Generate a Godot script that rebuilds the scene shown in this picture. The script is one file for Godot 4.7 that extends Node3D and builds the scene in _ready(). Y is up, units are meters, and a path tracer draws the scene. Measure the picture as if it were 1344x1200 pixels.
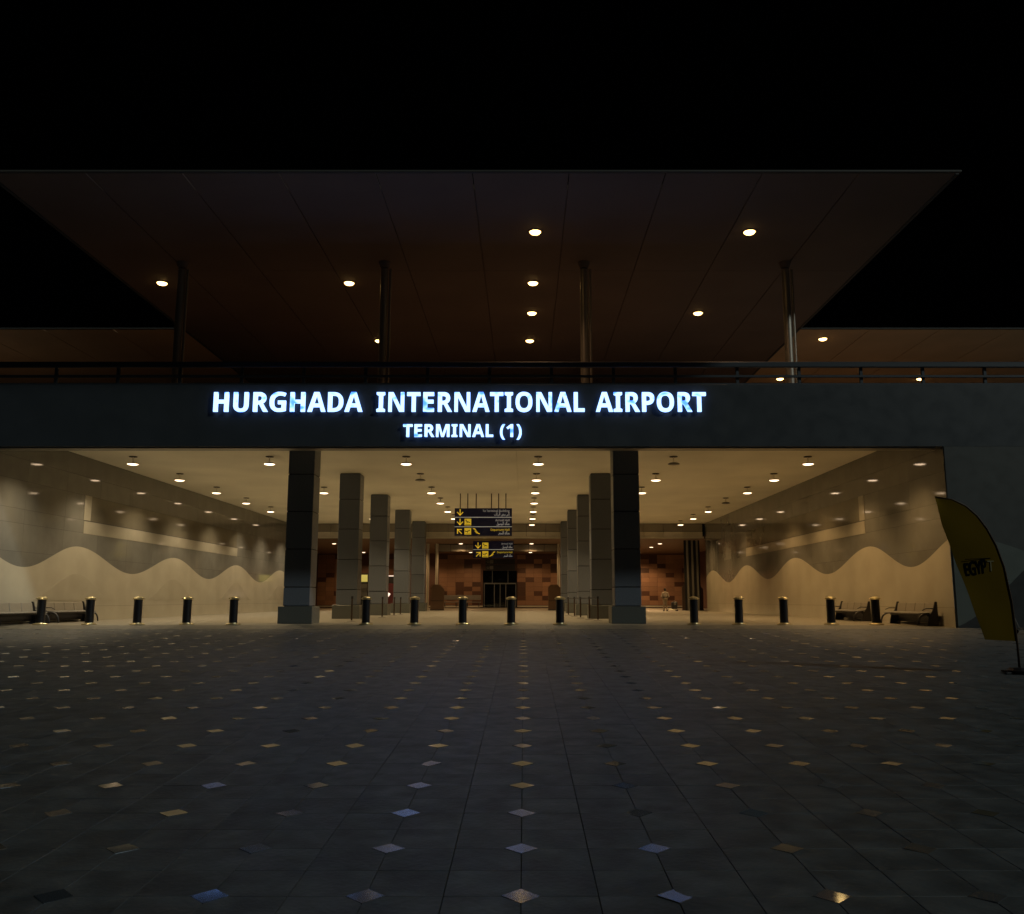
extends Node3D
# Night view of an airport terminal front: plaza, lit porch, sign fascia, upper roof. x right, y up, -z into the picture; metres.

const MID := -2.2          # middle of the porch
const LEFT_WALL := -18.8
const RIGHT_WALL := 14.54
const FRONT := -30.5       # front face of the fascia
const KERB := -32.0        # where the flat porch floor meets the sloping plaza
const SLOPE := 0.0325
const CEIL := 6.95
const ROOF := 14.1

var rng := RandomNumberGenerator.new()
var used := {}
var M := {}

# ---------------------------------------------------------------- names and nodes
func numbered(called: String) -> String:
	if not used.has(called):
		used[called] = 0
		return called
	used[called] += 1
	return "%s_%03d" % [called, used[called]]

func tag(o: Node, label := "", category := "", group := "", kind := "") -> Node:
	if label: o.set_meta("label", label)
	if category: o.set_meta("category", category)
	if group: o.set_meta("group", group)
	if kind: o.set_meta("kind", kind)
	return o

func thing(called: String, label: String, category: String, at := Vector3.ZERO, turn := 0.0, group := "") -> Node3D:
	var o := Node3D.new()
	o.name = numbered(called)
	add_child(o)
	o.position = at
	o.rotation.y = turn
	tag(o, label, category, group)
	return o

func part(called: String, mesh: Mesh, m: Material, parent: Node, at := Vector3.ZERO, rot := Vector3.ZERO) -> MeshInstance3D:
	var o := MeshInstance3D.new()
	o.name = called
	o.mesh = mesh
	o.material_override = m
	o.position = at
	o.rotation = rot
	parent.add_child(o, true)
	return o

# ---------------------------------------------------------------- materials
func lin(r: float, g: float, b: float) -> Color:
	return Color(r, g, b).linear_to_srgb()

func noise_tex(freq: float, lo: float, hi: float, sd: int, oct := 4, normal := false, strength := 4.0) -> NoiseTexture2D:
	var n := FastNoiseLite.new()
	n.seed = sd
	n.frequency = freq
	n.fractal_octaves = oct
	var t := NoiseTexture2D.new()
	t.width = 512
	t.height = 512
	t.seamless = true
	t.noise = n
	if normal:
		t.as_normal_map = true
		t.bump_strength = strength
	else:
		var g := Gradient.new()
		g.set_color(0, Color(lo, lo, lo))
		g.set_color(1, Color(hi, hi, hi))
		t.color_ramp = g
	return t

func mat(called: String, c: Color, rough: float, metal := 0.0, spec := 0.5) -> StandardMaterial3D:
	var m := StandardMaterial3D.new()
	m.resource_name = called
	m.albedo_color = c
	m.roughness = rough
	m.metallic = metal
	m.metallic_specular = spec
	M[called] = m
	return m

func mottled(m: StandardMaterial3D, tex: Texture2D, scale: float, rough_tex: Texture2D = null, nrm: Texture2D = null, nscale := 0.3) -> StandardMaterial3D:
	m.albedo_texture = tex
	m.uv1_triplanar = true
	m.uv1_world_triplanar = true
	m.uv1_scale = Vector3.ONE * scale
	if rough_tex:
		m.roughness_texture = rough_tex
		m.roughness_texture_channel = BaseMaterial3D.TEXTURE_CHANNEL_RED
	if nrm:
		m.normal_enabled = true
		m.normal_texture = nrm
		m.normal_scale = nscale
	return m

func glow(called: String, c: Color, energy: float) -> StandardMaterial3D:
	var m := mat(called, Color(0.8, 0.8, 0.8), 0.5)
	m.emission_enabled = true
	m.emission = c
	m.emission_energy_multiplier = energy
	return m

func materials() -> void:
	var cloudy := noise_tex(0.006, 0.92, 1.0, 3)
	var stain := noise_tex(0.012, 0.62, 1.0, 11, 5)
	var speck := noise_tex(0.09, 0.7, 1.0, 5, 3)
	var rough := noise_tex(0.02, 0.72, 1.0, 8, 5)
	var grain := noise_tex(0.12, 0, 1, 9, 3, true, 3.0)
	var soft := noise_tex(0.012, 0, 1, 21, 3, true, 5.0)
	# plaza stone, four tones
	for k in 4:
		var v: float = [0.097, 0.100, 0.104, 0.094][k]
		mottled(mat("plaza_%d" % k, lin(v * 0.92, v * 1.0, v * 1.05), 0.6, 0.0, 0.42), stain, 0.21 + 0.05 * k, rough, grain, 0.14)
	mottled(mat("apron", lin(0.155, 0.145, 0.12), 0.5, 0.0, 0.45), stain, 0.3, rough)
	mottled(mat("plaza_bed", lin(0.075, 0.078, 0.078), 0.9), stain, 0.3)
	# polished inlays
	mat("inlay_0", lin(0.25, 0.275, 0.30), 0.12, 0.85)
	mat("inlay_1", lin(0.15, 0.16, 0.18), 0.2, 0.7)
	mat("inlay_2", lin(0.36, 0.41, 0.48), 0.07, 0.9)
	mat("inlay_3", lin(0.10, 0.085, 0.07), 0.16, 0.4)
	mottled(mat("floor", lin(0.20, 0.18, 0.145), 0.4, 0.0, 0.5), cloudy, 0.35, rough)
	mottled(mat("ceiling", lin(0.82, 0.79, 0.67), 0.85), cloudy, 0.06)
	mottled(mat("fascia", lin(0.039, 0.045, 0.052), 0.55), cloudy, 0.12, rough)
	mottled(mat("facade", lin(0.055, 0.057, 0.053), 0.6), cloudy, 0.15, rough)
	mottled(mat("facade_pale", lin(0.098, 0.112, 0.10), 0.6), cloudy, 0.15, rough)
	mottled(mat("facade_dark", lin(0.022, 0.022, 0.022), 0.55), cloudy, 0.15, rough)
	# polished wall stone
	for k in 4:
		var v: float = [0.172, 0.165, 0.178, 0.169][k]
		mottled(mat("taupe_%d" % k, lin(v, v * 0.96, v * 0.86), 0.055, 0.0, 0.5), cloudy, 0.16 + 0.04 * k)
	mottled(mat("cream", lin(0.45, 0.41, 0.325), 0.14, 0.0, 0.45), cloudy, 0.13)
	mottled(mat("cream_deep", lin(0.415, 0.378, 0.298), 0.14, 0.0, 0.45), cloudy, 0.15)
	mottled(mat("band", lin(0.34, 0.31, 0.25), 0.07, 0.0, 0.5), cloudy, 0.18)
	mottled(mat("panel_dark", lin(0.155, 0.138, 0.105), 0.06, 0.0, 0.5), cloudy, 0.2)
	for k in 3:
		var v: float = [0.165, 0.155, 0.175][k]
		mottled(mat("granite_%d" % k, lin(v * 0.97, v * 1.08, v * 1.3), 0.42, 0.0, 0.5), speck, 0.5, rough)
	mottled(mat("plinth", lin(0.125, 0.13, 0.12), 0.45), speck, 0.5, rough)
	mat("joint", lin(0.012, 0.012, 0.012), 0.9)
	for k in 3:
		var v: float = [0.30, 0.34, 0.27][k]
		mottled(mat("brown_%d" % k, lin(v, v * 0.52, v * 0.30), 0.55), speck, 0.4)
	for k in 2:
		var v: float = [0.075, 0.095][k]
		mottled(mat("umber_%d" % k, lin(v, v * 0.38, v * 0.2), 0.55), speck, 0.4)
	mottled(mat("brown_wall", lin(0.11, 0.045, 0.028), 0.6), speck, 0.4)
	mottled(mat("metal_panel", lin(0.52, 0.48, 0.40), 0.4, 0.15), cloudy, 0.2, rough)
	mottled(mat("metal_panel_dim", lin(0.27, 0.24, 0.20), 0.45, 0.15), cloudy, 0.2, rough)
	mat("steel", lin(0.42, 0.40, 0.37), 0.28, 0.95)
	mat("steel_dull", lin(0.28, 0.27, 0.25), 0.42, 0.9)
	mat("brass", lin(0.62, 0.52, 0.30), 0.3, 0.85)
	mat("bollard_black", lin(0.012, 0.011, 0.013), 0.28)
	mat("pole", lin(0.34, 0.30, 0.25), 0.38, 0.7)
	mat("rail", lin(0.045, 0.052, 0.062), 0.5, 0.2)
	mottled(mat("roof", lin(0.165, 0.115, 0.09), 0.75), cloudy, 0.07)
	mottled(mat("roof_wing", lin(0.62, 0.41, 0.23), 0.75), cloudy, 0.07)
	mat("roof_edge", lin(0.05, 0.047, 0.042), 0.7)
	mottled(mat("deck", lin(0.36, 0.33, 0.31), 0.8), stain, 0.1)
	mottled(mat("upper_stone", lin(0.42, 0.34, 0.27), 0.7), cloudy, 0.1)
	mat("dark", lin(0.02, 0.02, 0.022), 0.6)
	mat("black", lin(0.008, 0.008, 0.009), 0.45)
	mat("lamp_white", lin(0.62, 0.56, 0.46), 0.5)
	mat("lamp_collar", lin(0.05, 0.04, 0.03), 0.6)
	mat("lamp_off", lin(0.10, 0.09, 0.07), 0.3)
	mat("sign_off", lin(0.012, 0.012, 0.014), 0.3)
	mat("sign_grey", lin(0.10, 0.10, 0.095), 0.5)
	mat("rod", lin(0.05, 0.028, 0.015), 0.5, 0.5)
	mat("flag_cloth", lin(0.088, 0.054, 0.0015), 0.95, 0.0, 0.2)
	mat("flag_ink", lin(0.003, 0.003, 0.003), 0.95, 0.0, 0.1)
	mat("flag_pale", lin(0.14, 0.12, 0.05), 0.8)
	mottled(mat("bench_steel", lin(0.27, 0.255, 0.24), 0.42, 0.4), speck, 2.0)
	mottled(mat("bench_back", lin(0.36, 0.32, 0.26), 0.45, 0.15), speck, 2.0)
	mat("bench_black", lin(0.014, 0.012, 0.013), 0.45)
	mat("screen_wood", lin(0.14, 0.075, 0.038), 0.6)
	mat("screen_dark", lin(0.07, 0.04, 0.026), 0.6)
	var glass := mat("glass", Color(0.05, 0.06, 0.08, 0.35), 0.04)
	glass.transparency = BaseMaterial3D.TRANSPARENCY_ALPHA
	mat("door_frame", lin(0.14, 0.15, 0.17), 0.4, 0.6)
	mat("red", lin(0.13, 0.03, 0.035), 0.35)
	mat("belt", lin(0.02, 0.02, 0.025), 0.8)
	mat("skin_cloth", Color.WHITE, 0.85).vertex_color_use_as_albedo = true
	mat("hair", lin(0.012, 0.01, 0.008), 0.7)
	mat("suitcase", lin(0.012, 0.012, 0.016), 0.5)
	# things that give off light
	glow("lamp_glow", Color(1.0, 0.86, 0.70), 6.0)
	glow("roof_glow", Color(1.0, 0.80, 0.48), 9.0)
	glow("kiosk_glow", Color(0.80, 0.76, 0.25), 0.5)
	glow("sign_white", Color(0.95, 0.95, 0.92), 0.15)
	glow("sign_yellow", Color(1.0, 0.83, 0.20), 0.36).albedo_color = lin(0.65, 0.52, 0.08)
	glow("sign_blue", Color(0.20, 0.24, 0.60), 0.008).albedo_color = lin(0.004, 0.006, 0.03)
	glow("white_glow", Color(1.0, 0.9, 0.82), 1.6)
	var n := FastNoiseLite.new()
	n.seed = 14
	n.frequency = 0.011
	n.fractal_octaves = 2
	var t := NoiseTexture2D.new()
	t.width = 512
	t.height = 512
	t.seamless = true
	t.noise = n
	var g := Gradient.new()
	g.set_offset(0, 0.15)
	g.set_color(0, Color(0.36, 0.62, 0.95))
	g.set_offset(1, 0.34)
	g.set_color(1, Color(1, 1, 1))
	t.color_ramp = g
	var led := glow("led", Color(0.56, 0.71, 1.0), 2.9)
	led.emission_operator = BaseMaterial3D.EMISSION_OP_MULTIPLY
	led.emission_texture = t
	led.uv1_triplanar = true
	led.uv1_world_triplanar = true
	led.uv1_scale = Vector3(0.22, 0.35, 0.22)
	mat("letter_side", lin(0.10, 0.11, 0.13), 0.5)

# ---------------------------------------------------------------- shapes
func box(size: Vector3) -> BoxMesh:
	var b := BoxMesh.new()
	b.size = size
	return b

func cyl(r0: float, r1: float, h: float, seg := 24) -> CylinderMesh:
	var c := CylinderMesh.new()
	c.bottom_radius = r0
	c.top_radius = r1
	c.height = h
	c.radial_segments = seg
	c.rings = 0
	return c

func face(st: SurfaceTool, pts: Array, inside: Vector3, col = null) -> void:
	# a convex polygon turned away from the point «inside»
	var n: Vector3 = (pts[1] - pts[0]).cross(pts[2] - pts[0])
	var mid := Vector3.ZERO
	for p in pts: mid += p
	mid /= pts.size()
	var q := pts.duplicate()
	if n.dot(mid - inside) > 0: q.reverse()
	for k in range(1, q.size() - 1):
		for v in [q[0], q[k], q[k + 1]]:
			if col != null: st.set_color(col)
			st.add_vertex(v)

func begin() -> SurfaceTool:
	var st := SurfaceTool.new()
	st.begin(Mesh.PRIMITIVE_TRIANGLES)
	st.set_smooth_group(-1)
	return st

func finish(st: SurfaceTool) -> ArrayMesh:
	st.generate_normals()
	return st.commit()

func add_bevel(st: SurfaceTool, c: Vector3, s: Vector3, b: float, basis := Basis()) -> void:
	var h := s / 2.0
	var i := h - Vector3.ONE * b
	var ax := [Vector3.RIGHT, Vector3.UP, Vector3.BACK]
	for a in 3:
		for sg in [-1.0, 1.0]:
			var n: Vector3 = ax[a] * h[a] * sg
			var u: Vector3 = ax[(a + 1) % 3] * i[(a + 1) % 3]
			var v: Vector3 = ax[(a + 2) % 3] * i[(a + 2) % 3]
			face(st, [c + basis * (n - u - v), c + basis * (n + u - v), c + basis * (n + u + v), c + basis * (n - u + v)], c)
	for a in 3:
		var p: int = (a + 1) % 3
		var q: int = (a + 2) % 3
		for sp in [-1.0, 1.0]:
			for sq in [-1.0, 1.0]:
				var e0: Vector3 = ax[p] * h[p] * sp + ax[q] * i[q] * sq
				var e1: Vector3 = ax[p] * i[p] * sp + ax[q] * h[q] * sq
				var w: Vector3 = ax[a] * i[a]
				face(st, [c + basis * (e0 - w), c + basis * (e0 + w), c + basis * (e1 + w), c + basis * (e1 - w)], c)
	for sx in [-1.0, 1.0]:
		for sy in [-1.0, 1.0]:
			for sz in [-1.0, 1.0]:
				var g := Vector3(sx, sy, sz)
				face(st, [c + basis * (g * Vector3(h.x, i.y, i.z)), c + basis * (g * Vector3(i.x, h.y, i.z)), c + basis * (g * Vector3(i.x, i.y, h.z))], c)

var bevel_cache := {}
func bevel(s: Vector3, b := 0.01) -> ArrayMesh:
	var key := [s.snapped(Vector3.ONE * 0.0005), b]
	if not bevel_cache.has(key):
		var st := begin()
		add_bevel(st, Vector3.ZERO, s, b)
		bevel_cache[key] = finish(st)
	return bevel_cache[key]

func lathe(profile: Array, seg := 28) -> ArrayMesh:
	# profile: Vector2(radius, height) from bottom to top
	var st := SurfaceTool.new()
	st.begin(Mesh.PRIMITIVE_TRIANGLES)
	st.set_smooth_group(-1)
	for k in profile.size() - 1:
		var a: Vector2 = profile[k]
		var b: Vector2 = profile[k + 1]
		for j in seg:
			var t0 := TAU * j / seg
			var t1 := TAU * (j + 1) / seg
			var q := []
			for w in [[a, t0], [a, t1], [b, t1], [b, t0]]:
				q.append(Vector3(cos(w[1]) * w[0].x, w[0].y, sin(w[1]) * w[0].x))
			for v in [q[0], q[1], q[2], q[0], q[2], q[3]]:
				st.add_vertex(v)
	st.generate_normals()
	return st.commit()

func prism(poly: PackedVector2Array, depth: float) -> ArrayMesh:
	# polygon in x, y given thickness «depth» along z, front at +depth / 2
	var st := begin()
	add_prism(st, poly, depth, Transform3D())
	return finish(st)

func add_prism(st: SurfaceTool, poly: PackedVector2Array, depth: float, xf: Transform3D) -> void:
	if Geometry2D.is_polygon_clockwise(poly): poly.reverse()
	var tri := Geometry2D.triangulate_polygon(poly)
	var h := depth / 2.0
	for k in range(0, tri.size(), 3):
		var a := poly[tri[k]]
		var b := poly[tri[k + 1]]
		var c := poly[tri[k + 2]]
		if (b - a).cross(c - a) < 0:
			var s := b
			b = c
			c = s
		for v in [Vector3(a.x, a.y, h), Vector3(c.x, c.y, h), Vector3(b.x, b.y, h), Vector3(a.x, a.y, -h), Vector3(b.x, b.y, -h), Vector3(c.x, c.y, -h)]:
			st.add_vertex(xf * v)
	for k in poly.size():
		var a := poly[k]
		var b := poly[(k + 1) % poly.size()]
		for v in [Vector3(a.x, a.y, h), Vector3(b.x, b.y, h), Vector3(b.x, b.y, -h), Vector3(a.x, a.y, h), Vector3(b.x, b.y, -h), Vector3(a.x, a.y, -h)]:
			st.add_vertex(xf * v)

func tube(pts: Array, r0: float, r1: float, seg := 10) -> ArrayMesh:
	var st := SurfaceTool.new()
	st.begin(Mesh.PRIMITIVE_TRIANGLES)
	st.set_smooth_group(0)
	add_tube(st, pts, r0, r1, seg)
	st.generate_normals()
	return st.commit()

func add_tube(st: SurfaceTool, pts: Array, r0: float, r1: float, seg := 10) -> void:
	var rings := []
	for k in pts.size():
		var d: Vector3 = (pts[mini(k + 1, pts.size() - 1)] - pts[maxi(k - 1, 0)]).normalized()
		var u := d.cross(Vector3.RIGHT if absf(d.x) < 0.8 else Vector3.UP).normalized()
		var v := d.cross(u)
		var r := lerpf(r0, r1, float(k) / (pts.size() - 1))
		var ring := []
		for j in seg:
			ring.append(pts[k] + (u * cos(TAU * j / seg) + v * sin(TAU * j / seg)) * r)
		rings.append(ring)
	for k in rings.size() - 1:
		var mid: Vector3 = (pts[k] + pts[k + 1]) / 2.0
		for j in seg:
			face(st, [rings[k][j], rings[k][(j + 1) % seg], rings[k + 1][(j + 1) % seg], rings[k + 1][j]], mid)
	face(st, rings[0], pts[1])
	face(st, rings[-1], pts[-2])

func font(weight: int) -> SystemFont:
	var f := SystemFont.new()
	f.font_names = PackedStringArray(["Droid Sans"])
	f.font_weight = weight
	return f

func text_mesh(s: String, cap: float, depth: float, weight := 400) -> TextMesh:
	var t := TextMesh.new()
	t.font = font(weight)
	t.text = s
	t.font_size = 100
	t.pixel_size = cap / 72.0
	t.depth = depth
	t.curve_step = 1.0
	return t

# ---------------------------------------------------------------- the scene
func _ready() -> void:
	rng.seed = 7
	var cam := Camera3D.new()
	cam.name = "camera"
	add_child(cam)
	cam.position = Vector3(0, 0.9, 0)
	cam.rotation_degrees.x = 9.081
	cam.projection = Camera3D.PROJECTION_FRUSTUM
	cam.near = 0.1
	cam.far = 1500.0
	cam.size = 2.0 * 0.1 * 600.0 / 1170.0
	cam.frustum_offset = Vector2(-16.0 / 1170.0 * 0.1, 0.0)
	cam.current = true
	var we := WorldEnvironment.new()
	we.name = "world"
	var env := Environment.new()
	env.background_mode = Environment.BG_SKY
	var sky := ProceduralSkyMaterial.new()
	sky.sky_top_color = Color(0.0008, 0.001, 0.0014)
	sky.sky_horizon_color = Color(0.002, 0.002, 0.002)
	sky.ground_bottom_color = Color(0.001, 0.001, 0.001)
	sky.ground_horizon_color = Color(0.002, 0.002, 0.002)
	env.sky = Sky.new()
	env.sky.sky_material = sky
	env.tonemap_mode = Environment.TONE_MAPPER_LINEAR
	env.tonemap_exposure = 1.0
	env.sdfgi_enabled = true
	env.ssao_enabled = true
	env.ssil_enabled = true
	we.environment = env
	add_child(we)
	var sun := DirectionalLight3D.new()   # faint light of the night from the right, lamp light of the forecourt and moon together
	sun.name = "night_light"
	sun.light_color = Color(0.95, 1.0, 0.97)
	sun.light_energy = 0.27
	sun.light_angular_distance = 4.0
	sun.shadow_enabled = true
	sun.sky_mode = DirectionalLight3D.SKY_MODE_LIGHT_ONLY
	add_child(sun)
	sun.look_at_from_position(Vector3(7.0, 5.0, 4.0), Vector3.ZERO)

	materials()
	plaza()
	building()
	mural_walls()
	columns()
	roof()
	railing()
	letters()
	downlights()
	hanging_signs()
	back_hall()
	bollards()
	stanchions()
	benches()
	flag()
	small_things()
	person()

# ---------------------------------------------------------------- ground
func plaza() -> void:
	var g := part("ground", box(Vector3(1200, 0.2, 1200)), M.plaza_bed, self, Vector3(0, -4.2, 0))
	tag(g, "", "", "", "structure")
	var root := Node3D.new()
	root.name = "plaza"
	add_child(root)
	tag(root, "", "", "", "structure")
	root.position = Vector3(0, 0, KERB)
	root.rotation.x = atan(SLOPE)
	part("bed", box(Vector3(130, 0.3, 78)), M.plaza_bed, root, Vector3(0, -0.172, 39))
	for k in 44:
		part("apron_slab", bevel(Vector3(1.494, 0.03, 1.925), 0.003), M.apron, root, Vector3(-33.0 + k * 1.5, -0.0145, 0.983))
	var tx := 0.466
	var ts := 0.46
	var s0 := 26.33
	var gap := 0.005
	# nearest tiles one by one, the rest joined
	var list := []
	for j in range(-7, 58):
		for i in range(-58, 58):
			var x := -0.02 + (i + 0.5) * tx
			var s := s0 - (j + 0.5) * ts
			if s < 1.93 or s > 31.4: continue
			list.append(Vector2(x, s))
	var near := list.filter(func(p): return p.y < 27.1 and absf(p.x) < (32.0 - p.y) * 0.62 + 0.4)
	near.sort_custom(func(a, b): return a.y > b.y)
	var single := {}
	for k in mini(296, near.size()): single[near[k]] = true
	var meshes := []
	for k in 4: meshes.append(bevel(Vector3(tx - gap, 0.03, ts - gap), 0.0025))
	var rest := []
	for k in 3: rest.append(begin())
	for p in list:
		var tilt := Vector3(rng.randfn(0.0, 0.0016), 0, rng.randfn(0.0, 0.0016))
		var up := rng.randf_range(-0.0012, 0.0012)
		var k := rng.randi_range(0, 3)
		if single.has(p):
			part("paving_tile", meshes[k], M["plaza_%d" % k], root, Vector3(p.x, -0.015 + up, p.y), tilt)
		else:
			var st: SurfaceTool = rest[k % 3]
			var b := Basis.from_euler(tilt)
			var c := Vector3(p.x, -0.015 + up, p.y)
			var h := Vector3((tx - gap) / 2, 0.015, (ts - gap) / 2)
			var q := []
			for e in [Vector3(-1, 1, -1), Vector3(1, 1, -1), Vector3(1, 1, 1), Vector3(-1, 1, 1), Vector3(-1, -1, -1), Vector3(1, -1, -1), Vector3(1, -1, 1), Vector3(-1, -1, 1)]:
				q.append(c + b * (e * h))
			face(st, [q[0], q[1], q[2], q[3]], c)
			for e in 4: face(st, [q[e], q[(e + 1) % 4], q[4 + (e + 1) % 4], q[4 + e]], c)
	for k in 3:
		tag(part("far_paving", finish(rest[k]), M["plaza_%d" % k], root), "", "", "", "stuff")
	# polished diamonds at every second corner
	var spots := []
	for j in range(-2, 29):
		for i in range(-26, 27):
			var s := s0 - j * ts * 2.0
			if s < 2.2 or s > 31: continue
			spots.append(Vector2(-0.02 + i * tx * 2.0, s))
	var seen := spots.filter(func(p): return p.y < 27.5 and absf(p.x) < (32.0 - p.y) * 0.62 + 0.3)
	seen.sort_custom(func(a, b): return a.y > b.y)
	var own := {}
	for k in mini(296, seen.size()): own[seen[k]] = true
	var dm := bevel(Vector3(0.17, 0.012, 0.17), 0.002)
	var far := [begin(), begin()]
	for p in spots:
		var rot := Vector3(rng.randfn(0.0, 0.015), PI / 4, rng.randfn(0.0, 0.015))
		var at := Vector3(p.x, -0.003, p.y)
		var k: int = [0, 0, 1, 2, 3, 1, 2][rng.randi_range(0, 6)]
		if own.has(p):
			part("diamond_inlay", dm, M["inlay_%d" % k], root, at, rot)
		else:
			add_bevel(far[k % 2], at, Vector3(0.17, 0.012, 0.17), 0.002, Basis.from_euler(rot))
	for k in 2:
		tag(part("far_inlays", finish(far[k]), M["inlay_%d" % k], root), "", "", "", "stuff")
	var fl := part("floor", box(Vector3(80, 0.3, 70)), M.floor, self, Vector3(MID, -0.15, KERB - 35.0))
	tag(fl, "", "", "", "structure")

# ---------------------------------------------------------------- building shell
func wave(z: float) -> float:      # height of the cream wave on the side walls at depth z
	var t := -z - 37.7
	return 2.6 + 0.5 * cos(TAU * t / (8.2 if t < 0.0 else 10.5))

func building() -> void:
	var b := thing("terminal_building", "wide dark terminal front with a lit open porch below a deep blank fascia", "building", Vector3(0, 0, 0))
	part("fascia", bevel(Vector3(90, 2.2, 0.8), 0.003), M.fascia, b, Vector3(0, 7.25, FRONT - 0.4))
	# slim soffit trim under the fascia
	part("soffit_trim", box(Vector3(33.1, 0.05, 0.5)), M.steel_dull, b, Vector3(MID, 6.127, FRONT - 0.4))
	var fr := part("facade_wall", box(Vector3(30, 6.9, 0.6)), M.facade, b, Vector3(RIGHT_WALL + 0.032 + 15.0, 2.697, FRONT - 0.302))
	part("facade_wall", box(Vector3(28, 6.9, 0.6)), M.facade, b, Vector3(LEFT_WALL - 0.032 - 14.0, 2.697, FRONT - 0.302))
	# wave shapes of paler and darker stone on the right facade
	var pale := PackedVector2Array()
	var dark := PackedVector2Array()
	for k in 41:
		var x := 14.6 + k * 0.25
		pale.append(Vector2(x, 2.45 + 0.55 * cos((x - 15.0) * TAU / 9.0)))
		dark.append(Vector2(x, 1.35 - 1.45 * cos((x - 14.0) * TAU / 9.6)))
	for k in 41:
		var x := 14.6 + (40 - k) * 0.25
		pale.append(Vector2(x, clampf(dark[40 - k].y - 0.12, -0.1, pale[40 - k].y - 0.06)))
	dark.append(Vector2(24.6, -0.4))
	dark.append(Vector2(14.6, -0.4))
	var lo := PackedVector2Array()
	for v in dark: lo.append(Vector2(v.x, maxf(v.y, -0.35)))
	part("pale_wave", prism(pale, 0.012), M.facade_pale, b, Vector3(0, 0, FRONT + 0.005))
	part("dark_wave", prism(lo, 0.016), M.facade_dark, b, Vector3(0, 0, FRONT + 0.009))
	# ceiling, deck above, upper wall far back
	part("ceiling", box(Vector3(33.5, 0.3, 41.0)), M.ceiling, b, Vector3((LEFT_WALL + RIGHT_WALL) / 2, CEIL + 0.15, -51.4))
	part("ceiling_panel", bevel(Vector3(3.95, 0.06, 15.5), 0.004), M.ceiling, b, Vector3(-2.3, CEIL - 0.025, -43.0))
	part("deck_slab", box(Vector3(90, 1.0, 70)), M.deck, b, Vector3(0, 7.8, -66.31))
	part("upper_wall", box(Vector3(90, 6.4, 0.5)), M.upper_stone, b, Vector3(0, 11.5, -60.0))
	# metal clad beam across the back of the porch, in two rows of panels and a trim
	part("rear_beam", box(Vector3(33.2, 1.18, 0.5)), M.joint, b, Vector3((LEFT_WALL + RIGHT_WALL) / 2, 6.355, -72.25))
	for k in 21:
		var x := LEFT_WALL + 0.8 + k * 1.58
		part("beam_panel", bevel(Vector3(1.56, 0.60, 0.06), 0.01), M.metal_panel_dim, b, Vector3(x, 6.62, -71.97))
		part("beam_panel", bevel(Vector3(1.56, 0.36, 0.12), 0.012), M.metal_panel, b, Vector3(x, 6.11, -71.95))
	part("beam_trim", bevel(Vector3(33.2, 0.16, 0.2), 0.02), M.metal_panel, b, Vector3((LEFT_WALL + RIGHT_WALL) / 2, 5.835, -71.92))
	# lower ceiling of the back hall and its brown wall
	part("hall_ceiling", box(Vector3(44, 0.3, 26)), M.screen_wood, b, Vector3(MID, 5.95, -85.51))
	part("hall_side", box(Vector3(0.4, 6.0, 26)), M.brown_wall, b, Vector3(-23.4, 3.0, -85.4))
	part("hall_side", box(Vector3(0.4, 6.0, 26)), M.brown_wall, b, Vector3(18.6, 3.0, -85.4))
	part("hall_return", box(Vector3(4.2, 6.0, 0.4)), M.brown_wall, b, Vector3(-21.1, 3.0, -72.75))
	part("hall_return", box(Vector3(3.6, 6.0, 0.4)), M.brown_wall, b, Vector3(16.65, 3.0, -72.75))
	var w := part("back_wall", box(Vector3(18.8, 6.0, 0.4)), M.brown_wall, b, Vector3(-13.85, 3.0, -97.3))
	var w2 := part("back_wall", box(Vector3(19.4, 6.0, 0.4)), M.brown_wall, b, Vector3(8.95, 3.0, -97.3))
	part("back_wall", box(Vector3(3.7, 2.0, 0.4)), M.brown_wall, b, Vector3(-2.6, 5.0, -97.3))
	var bw := 0.9
	var bh := 0.49
	var lite := []
	for k in 2: lite.append(bevel(Vector3(bw - 0.015, bh - 0.015, 0.05), 0.008))
	for span in [[-22.3, 3, w], [-16.8, 5, w], [-9.2, 5, w], [-0.75, 5, w2], [12.6, 6, w2]]:
		for i in span[1]:
			for j in 11:
				var at := Vector3(span[0] + (i + 0.5) * bw, 0.3 + (j + 0.5) * bh, -97.08) - (span[2] as Node3D).position
				var deep := rng.randf() < 0.26
				var mm: Material = M["umber_%d" % rng.randi_range(0, 1)] if deep else M["brown_%d" % rng.randi_range(0, 2)]
				part("stone_block", lite[0], mm, span[2], at + Vector3(0, 0, -0.012 if deep else rng.randf_range(0.0, 0.01)))
	for sg in [[-13.85, 18.8], [8.95, 19.4]]:
		part("skirting", bevel(Vector3(sg[1], 0.14, 0.06), 0.01), M.metal_panel, b, Vector3(sg[0], 0.17, -97.05))
	# second beam over the middle bay
	part("inner_beam", box(Vector3(11.2, 0.66, 0.4)), M.joint, b, Vector3(-2.4, 5.46, -80.3))
	for k in 8:
		part("beam_panel", bevel(Vector3(1.37, 0.6, 0.06), 0.01), M.metal_panel_dim, b, Vector3(-7.3 + k * 1.4, 5.45, -80.07))
	for x in [-8.55, -7.75, 3.05, 3.75]:
		part("beam_post", cyl(0.13, 0.13, 5.8, 20), M.metal_panel, b, Vector3(x, 2.9, -79.6))
	for x in [13.35, 13.75, 14.15]:
		part("mullion", bevel(Vector3(0.14, 5.7, 0.2), 0.012), M.steel_dull, b, Vector3(x, 2.85, -73.3))
	part("dark_glazing", box(Vector3(1.3, 5.7, 0.03)), M.black, b, Vector3(13.75, 2.85, -73.5))
	for x in [-18.3, -17.9]:
		part("mullion", bevel(Vector3(0.14, 5.7, 0.2), 0.012), M.steel_dull, b, Vector3(x, 2.85, -73.3))
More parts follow.
